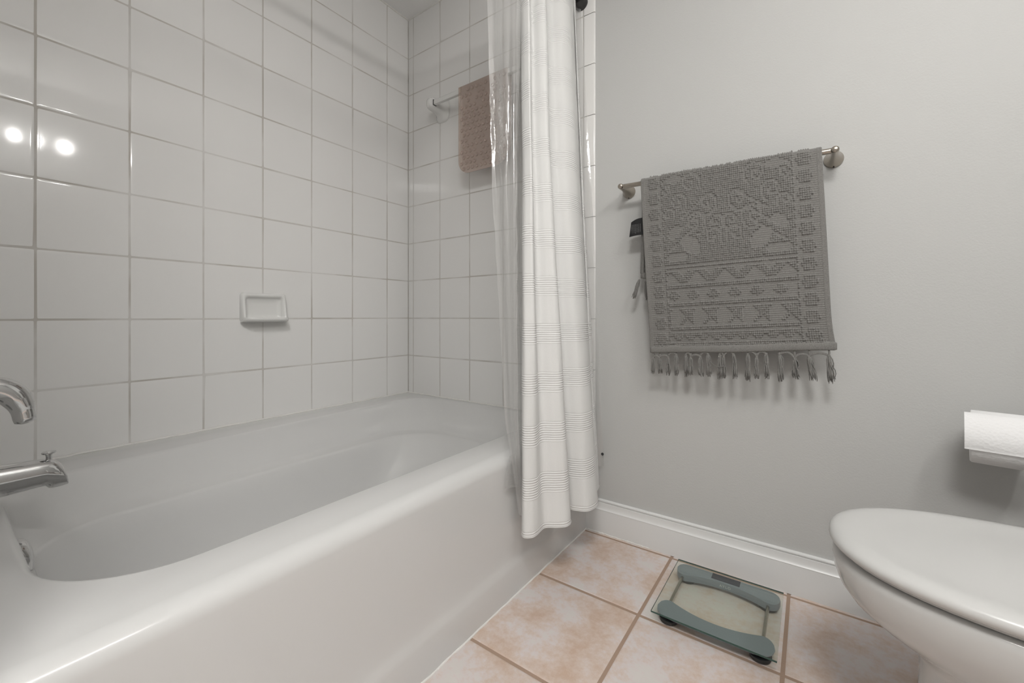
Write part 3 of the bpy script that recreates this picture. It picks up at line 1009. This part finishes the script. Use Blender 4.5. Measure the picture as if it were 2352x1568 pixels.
def at_px(px):                   # fraction along the hem
    s = (px - 1492) / (1911 - 1492)
    i = int(np.clip(s, 0, 1) * (NC * SUBC - 1))
    p = row0[i]
    return p[0] + (0.004 if s > 1 else 0), p[1], p[2] - 0.022
knots = []
for q, (px, drop, ln_, lean) in enumerate([(1500, .015, .044, -.05), (1517, .017, .042, .05), (1541, .014, .050, .02), (1563, .006, .056, .0), (1588, .006, .058, .04), (1601, .016, .046, .0), (1626, .014, .050, .05),
                                     (1645, .006, .056, .03), (1673, .006, .062, .0), (1682, .015, .052, .02), (1705, .006, .060, .08), (1738, .006, .066, -.02), (1757, .016, .052, .0), (1777, .007, .058, .03),
                                     (1805, .008, .064, .06), (1836, .022, .046, .08), (1864, .016, .054, .16), (1901, .014, .060, .10)]):
    x, y, z = at_px(px)
    y += 0.002
    tassel(x, y, z - drop, ln_ * 1.2, lean, 0.0062 + (0.0025 if q > 14 else 0), 50 + q)
    knots.append((x, y, z - drop, z))
# looped cords that tie neighbouring tassels
for g0, g1_ in [(0, 4), (4, 8), (8, 11), (11, 14), (14, 18)]:
    b = MB()
    for k in range(g0, g1_ - 1):
        p, q2 = knots[k], knots[k + 1]
        mid = ((p[0] + q2[0]) / 2, (p[1] + q2[1]) / 2 - 0.002, max(p[2], q2[2]) + 0.006)
        for dz_ in (-0.0012, 0.0012):
            crv = catmull([(p[0], p[1], p[2] + dz_), ((p[0] * 2 + mid[0]) / 3, mid[1], (p[2] * 1.2 + mid[2] * 1.8) / 3 + dz_), (mid[0], mid[1], mid[2] + dz_), ((q2[0] * 2 + mid[0]) / 3, mid[1], (q2[2] * 1.2 + mid[2] * 1.8) / 3 + dz_), (q2[0], q2[1], q2[2] + dz_)], 3)
            b.tube([tuple(c) for c in crv], 0.0023, 6)
    for p in knots[g0:g1_]:
        b.tube([(p[0], p[1], p[3] + 0.004), (p[0] + 0.001, p[1], (p[2] + p[3]) / 2), (p[0], p[1], p[2])], 0.0028, 6)
    b.build('tie_cord', M['towel'], tw, angle=None)
b = MB()
b.tube([tuple(c) for c in catmull([(knots[7][0], knots[7][1] - .003, knots[7][2]), (knots[7][0] + .012, knots[7][1] - .006, knots[7][2] - .028), (knots[8][0] + .004, knots[8][1] - .007, knots[8][2] - .040), (knots[9][0] + .006, knots[9][1] - .005, knots[9][2] - .020)], 6)], 0.0008, 5)
b.build('loose_thread', M['towel'], tw, angle=None)
# tassels of the hidden back panel that show at the left
tassel(1.2800, rowb[0, 1] - .002, 0.962, 0.060, -0.30, 0.0070, 91)
tassel(1.3020, rowb[0, 1] + .001, 0.955, 0.060, 0.06, 0.0060, 92)
tassel(1.3300, rowb[0, 1] + .001, 0.955, 0.060, 0.06, 0.0060, 93)
# black care tag
b = MB()
L = []
for s in np.linspace(0, 1, 8):
    x = 1.250 + 0.050 * s
    y = -0.0665 - 0.006 * math.sin(PI * s) + 0.004 * (1 - s)
    top, bot = 1.1685 + 0.010 * math.sin(s * PI * 0.55), 1.117 + 0.003 * s
    L.append([(x + 0.004 * (1 - s), y, top), (x - 0.003 * (1 - s), y, bot), (x - 0.003 * (1 - s), y + 0.0012, bot), (x + 0.004 * (1 - s), y + 0.0012, top)])
b.loops(L)
tg = b.build('care_tag', M['black'], tw, angle=30)
tag(tg, 'small black care tag with tiny grey print')
b = MB()
for k in range(7):
    s = 0.10 + 0.11 * k
    x = 1.250 + 0.050 * s
    y = -0.0665 - 0.006 * math.sin(PI * s) + 0.004 * (1 - s) - 0.0004
    z = 1.158
    while z > 1.130:
        h = rng.uniform(0.0012, 0.0045)
        b.box((x, y - 0.0003, z - h), (x + 0.0024, y + 0.0003, z))
        z -= h + rng.uniform(0.0008, 0.0016)
b.build('tag_print', M['greyprint'], tg, smooth=False)

# ------------------------------------------------------------------ bathroom scale
SX0, SX1, SYN, SYF = 1.4190, 1.7095, -0.3735, -0.0775
SH = 0.032
scl = empty('bathroom_scale', ((SX0 + SX1) / 2, (SYN + SYF) / 2, 0), 'square glass bathroom scale with two grey bars beside the baseboard', 'scale')
b = MB()
b.box((SX0, SYN, SH), (SX1, SYF, SH + 0.0045))
gp = b.build('glass_platform', M['glass'], smooth=False)
gp.data.materials.append(M['glass_edge'])
for p in gp.data.polygons:
    if abs(p.normal.z) < 0.5:
        p.material_index = 1
keep(gp, scl)
def bar_outline(near):
    """plan outline of one bar; straight-ish outer side, inner side waisted, ends round"""
    x0, x1 = SX0 + 0.006, SX1 - 0.006
    xm = (x0 + x1) / 2
    yo = (SYN + 0.008) if near else (SYF - 0.006)
    sg = 1 if near else -1
    hw = (x1 - x0) / 2
    end = 0.070 if near else 0.066          # depth of the lobes
    waist = 0.043 if near else 0.040
    P = []
    n = 40
    # outer side, ends rounded
    for s in np.linspace(-1, 1, n * 2):
        u = max(0, (abs(s) - 0.80) / 0.20)
        d = end * 0.46 * (1 - math.sqrt(max(0, 1 - u ** 2)))
        if near:
            d -= 0.004 * (1 - s * s)
        P.append((xm + hw * s, yo + sg * (d + 0.002)))
    # inner side back, waisted in the middle
    for s in np.linspace(1, -1, n * 2)[1:-1]:
        dep = waist + (end - waist) * min(1.0, abs(s) / 0.80) ** 2.0
        u = max(0, (abs(s) - 0.80) / 0.20)
        if u > 0:
            dep = end * 0.46 + (end - end * 0.46) * math.sqrt(max(0, 1 - u ** 2))
        P.append((xm + hw * s, yo + sg * (dep + 0.002 * u)))
    return P
for near in (True, False):
    P = bar_outline(near)
    cxx = sum(p[0] for p in P) / len(P); cyy = sum(p[1] for p in P) / len(P)
    def shrink(k, z): return [(x + (cxx - x) * k * 0.35, y + (cyy - y) * k, z) for x, y in P]
    b = MB()
    zb = 0.012
    if near:
        b.loops([shrink(0.62, zb), shrink(0.50, zb + 0.003), shrink(0.16, SH - 0.009), shrink(0.0, SH - 0.0035), shrink(0.0, SH - 0.0012), shrink(0.012, SH - 0.0002)])
    else:
        b.loops([shrink(0.04, zb), shrink(0.0, zb + 0.003), shrink(0.0, SH - 0.0003)])
    bo = b.build('front_bar' if near else 'display_bar', M['scale_grey'], angle=30)
    keep(bo, scl)
    if not near:
        disp = bo
    for sx in (-1, 1):
        b = MB()
        fxx = (SX0 + SX1) / 2 + sx * 0.108
        fyy = (SYN + 0.040) if near else (SYF - 0.040)
        b.lathe([(0.0, 0.0005), (0.018, 0.0005), (0.023, 0.003), (0.025, 0.008), (0.025, 0.0125), (0, 0.0125)], (fxx, fyy, 0), 'z', 32, cap=False)
        keep(b.build('foot', M['dark'], angle=40), scl)
b = MB()
b.box((1.5240, -0.1165, SH - 0.0004), (1.6010, -0.0860, SH + 0.0001))
lc = b.build('display_screen', M['lcd'], smooth=False)
lc.parent = disp
for x in (1.4475, 1.6755):
    b = MB()
    b.tube([(x, -0.140, 0.022), (x, -0.305, 0.022)], 0.0042, 12)
    keep(b.build('tie_rod', M['nickel']), scl)
# silver maker's lettering on the side of the display bar
cu_t = bpy.data.curves.new('lettering', 'FONT')
cu_t.body = 'TAYLOR'
cu_t.size = 0.0105
cu_t.extrude = 0.0002
cu_t.space_character = 1.25
cu_t.align_x = 'CENTER'
cu_t.align_y = 'CENTER'
tmp = bpy.data.objects.new('lettering_tmp', cu_t)
COL.objects.link(tmp)
dg = bpy.context.evaluated_depsgraph_get()
me = bpy.data.meshes.new_from_object(tmp.evaluated_get(dg))
bpy.data.objects.remove(tmp)
lt = link_mesh('lettering', me, M['logo'])
lt.matrix_world = Matrix.Identity(4)
yo_in = SYF - 0.006 - 0.040 - 0.0004
me.transform(Matrix.Translation((1.5635, yo_in, 0.0215)) @ Matrix.Rotation(PI / 2, 4, 'X'))
lt.parent = disp

# ------------------------------------------------------------------ toilet
TYC = -0.487
tt_ = empty('toilet', (2.05, TYC, 0), 'white toilet with closed lid at the right under the paper roll', 'toilet')
def egg(xf, xb, hw, z, n=64, ex=2.25, xw=None, dz=None):
    """ring with a round front at xf and squarish back at xb; widest at xw"""
    xw = xw if xw is not None else xf + 0.30
    P = []
    for k in range(n):
        a = 2 * PI * k / n
        c, s_ = math.cos(a), math.sin(a)
        if c < 0:
            e = 2 / ex
            x = xw - (xw - xf) * abs(c) ** e
            y = hw * math.copysign(abs(s_) ** e, s_)
        else:
            e = 2 / 3.2
            x = xw + (xb - xw) * abs(c) ** e
            y = hw * math.copysign(abs(s_) ** e, s_)
        P.append((x, TYC + y, z + (dz(x) if dz else 0)))
    return P
b = MB()
b.loops([egg(1.904, 2.36, .122, 0.001, xw=2.10), egg(1.906, 2.36, .121, 0.02, xw=2.10), egg(1.922, 2.36, .108, .08, xw=2.10), egg(1.928, 2.36, .103, .14, xw=2.10), egg(1.932, 2.37, .104, .20, xw=2.10), egg(1.929, 2.38, .110, .235, xw=2.11),
         egg(1.915, 2.39, .122, .258, xw=2.12), egg(1.890, 2.39, .140, .276, xw=2.12), egg(1.858, 2.40, .158, .295, xw=2.12), egg(1.832, 2.40, .173, .316, xw=2.12), egg(1.817, 2.40, .184, .338, xw=2.12), egg(1.8095, 2.40, .190, .360, xw=2.12),
         egg(1.807, 2.40, .1925, .380, xw=2.12), egg(1.809, 2.40, .191, .3915, xw=2.12), egg(1.815, 2.39, .187, .3955, xw=2.12), egg(1.87, 2.36, .15, .3960, xw=2.12)])
keep(b.build('bowl', M['toilet'], angle=None), tt_)
b = MB()
b.loops([egg(1.822, 2.27, .178, .3965), egg(1.817, 2.272, .184, .399), egg(1.817, 2.272, .184, .405), egg(1.82, 2.272, .180, .4085), egg(1.86, 2.25, .15, .409)])
keep(b.build('seat', M['seat'], angle=None), tt_)
b = MB()
b.loops([egg(1.825, 2.27, .180, .4085), egg(1.812, 2.282, .192, .4080), egg(1.8055, 2.287, .1985, .4100), egg(1.8020, 2.290, .2015, .4150), egg(1.8025, 2.290, .2015, .4205), egg(1.8055, 2.288, .199, .4255), egg(1.811, 2.285, .194, .4292), egg(1.819, 2.28, .187, .4312),
         egg(1.830, 2.27, .178, .4314), egg(1.845, 2.255, .166, .4300), egg(1.865, 2.235, .150, .4282), egg(1.90, 2.20, .122, .4272), egg(1.96, 2.17, .08, .4270, xw=2.1), egg(2.05, 2.12, .03, .4270, xw=2.09)])
keep(b.build('lid', M['seat'], angle=None), tt_)
for s in (-1, 1):
    b = MB()
    b.tube([(2.285, TYC + s * .05, .412), (2.285, TYC + s * .095, .412)], 0.011, 16)
    keep(b.build('hinge', M['seat']), tt_)
b = MB()
b.box((2.375, TYC - 0.22, 0.385), (2.575, TYC + 0.22, 0.735))
bevel(keep(b.build('tank', M['toilet']), tt_), 0.02, 4)
b = MB()
b.box((2.365, TYC - 0.23, 0.7352), (2.580, TYC + 0.23, 0.765))
bevel(keep(b.build('tank_lid', M['toilet']), tt_), 0.008, 3)

# ------------------------------------------------------------------ toilet paper
RX0, RX1, RYc, RZc, RR = 2.079, 2.188, -0.084, 0.5535, 0.0605
hd = empty('paper_holder', (2.24, TT, 0.56), 'nickel paper holder on the back wall behind the toilet lid', 'toilet paper holder')
b = MB()
b.lathe([(0.024, 0.0), (0.0235, -0.006), (0.016, -0.02), (0.0105, -0.05), (0.0100, -0.092), (0.007, -0.0965), (0, -0.097)], (2.238, TT, RZc + 0.0095), 'y', 28, cap=False)
keep(b.build('post', M['nickel'], angle=50), hd)
b = MB()
b.tube([(2.235, RYc, RZc + 0.0095), (RX0 + 0.012, RYc, RZc + 0.0095)], 0.0085, 18)
keep(b.build('arm', M['nickel']), hd)
b = MB()
n = 64
ri = 0.0195
L = [[(RX0 + 0.0012, RYc + ri * math.cos(2 * PI * k / n), RZc + ri * math.sin(2 * PI * k / n)) for k in range(n)],
     [(RX0 + 0.0002, RYc + (ri + .002) * math.cos(2 * PI * k / n), RZc + (ri + .002) * math.sin(2 * PI * k / n)) for k in range(n)],
     [(RX0, RYc + (RR - .003) * math.cos(2 * PI * k / n), RZc + (RR - .003) * math.sin(2 * PI * k / n)) for k in range(n)],
     [(RX0 + 0.003, RYc + RR * math.cos(2 * PI * k / n), RZc + RR * math.sin(2 * PI * k / n)) for k in range(n)],
     [(RX1 - 0.003, RYc + RR * math.cos(2 * PI * k / n), RZc + RR * math.sin(2 * PI * k / n)) for k in range(n)],
     [(RX1, RYc + (RR - .003) * math.cos(2 * PI * k / n), RZc + (RR - .003) * math.sin(2 * PI * k / n)) for k in range(n)],
     [(RX1, RYc + ri * math.cos(2 * PI * k / n), RZc + ri * math.sin(2 * PI * k / n)) for k in range(n)]]
b.loops(L, closed=True)
rl_ = b.build('toilet_paper_roll', M['paper'], angle=50)
tag(rl_, 'white toilet paper roll on the wall right of the towel', 'toilet paper')
# loose outer sheet with a straight lower edge
b = MB()
L = []
for a in np.linspace(PI * 0.62, PI * 1.09, 26):
    for_r = RR + 0.0025
    L.append((RYc + for_r * math.cos(a), RZc + for_r * math.sin(a)))
last = L[-1]
L.append((last[0] - 0.0003, last[1] - 0.002))
rings = []
for (y, z) in L:
    rings.append([(RX0 - 0.009, y, z), (RX1 + 0.001, y, z), (RX1 + 0.001, y + 0.0006, z - 0.0004), (RX0 - 0.009, y + 0.0006, z - 0.0004)])
b.loops(rings)
ls_ = b.build('loose_sheet', M['paper'], rl_, angle=60)

# the roll hangs a little askew on its arm: right end further from the wall
piv = Matrix.Translation((RX0, RYc, RZc)) @ Matrix.Rotation(math.radians(-11), 4, 'Z') @ Matrix.Translation((-RX0, -RYc, -RZc))
for o in (rl_, ls_):
    o.data.transform(piv)
for o in hd.children:
    if o.name.startswith('arm'):
        o.data.transform(piv)

# ------------------------------------------------------------------ vanity light and added fill fixture
vl = empty('vanity_light', (XR, -1.24, 2.035), 'chrome vanity light bar with round bulbs on the right wall', 'wall lamp')
b = MB()
b.box((XR - 0.035, -1.58, 1.985), (XR, -0.90, 2.085))
bevel(keep(b.build('back_plate', M['chrome'], smooth=False), vl), 0.006, 3)
for y in (-0.98, -1.14, -1.30, -1.46):
    b = MB()
    b.lathe([(0.030, 0.0), (0.030, -0.02), (0.024, -0.035), (0.0, -0.035)], (XR - 0.034, y, 2.035), 'x', 24, cap=False)
    s_ = keep(b.build('bulb_socket', M['chrome'], angle=40), vl)
    b = MB()
    b.lathe([(0.032 * math.sin(a), -0.032 * math.cos(a)) for a in np.linspace(0.02, PI - 0.02, 18)], (XR - 0.098, y, 2.035), 'x', 28)
    g = keep(b.build('bulb', M['globe'], angle=None), vl)
cf = empty('fill_fixture', (2.0, -1.95, ZC), 'added round fill light on the ceiling in the unseen rear half of the room', 'fill lamp')  # made-up fixture that houses the fill lamp
b = MB()
b.lathe([(0.32, 0.0), (0.32, -0.018), (0.315, -0.022), (0.0, -0.022)], (2.0, -1.95, ZC), 'z', 40, cap=False)
keep(b.build('fill_base_plate', M['trim'], angle=40), cf)
b = MB()
b.lathe([(0.300, -0.0225), (0.296, -0.034), (0.25, -0.044), (0.13, -0.049), (0.0, -0.050)], (2.0, -1.95, ZC), 'z', 40, cap=False)
keep(b.build('fill_diffuser', M['fill_diffuser'], angle=None), cf)
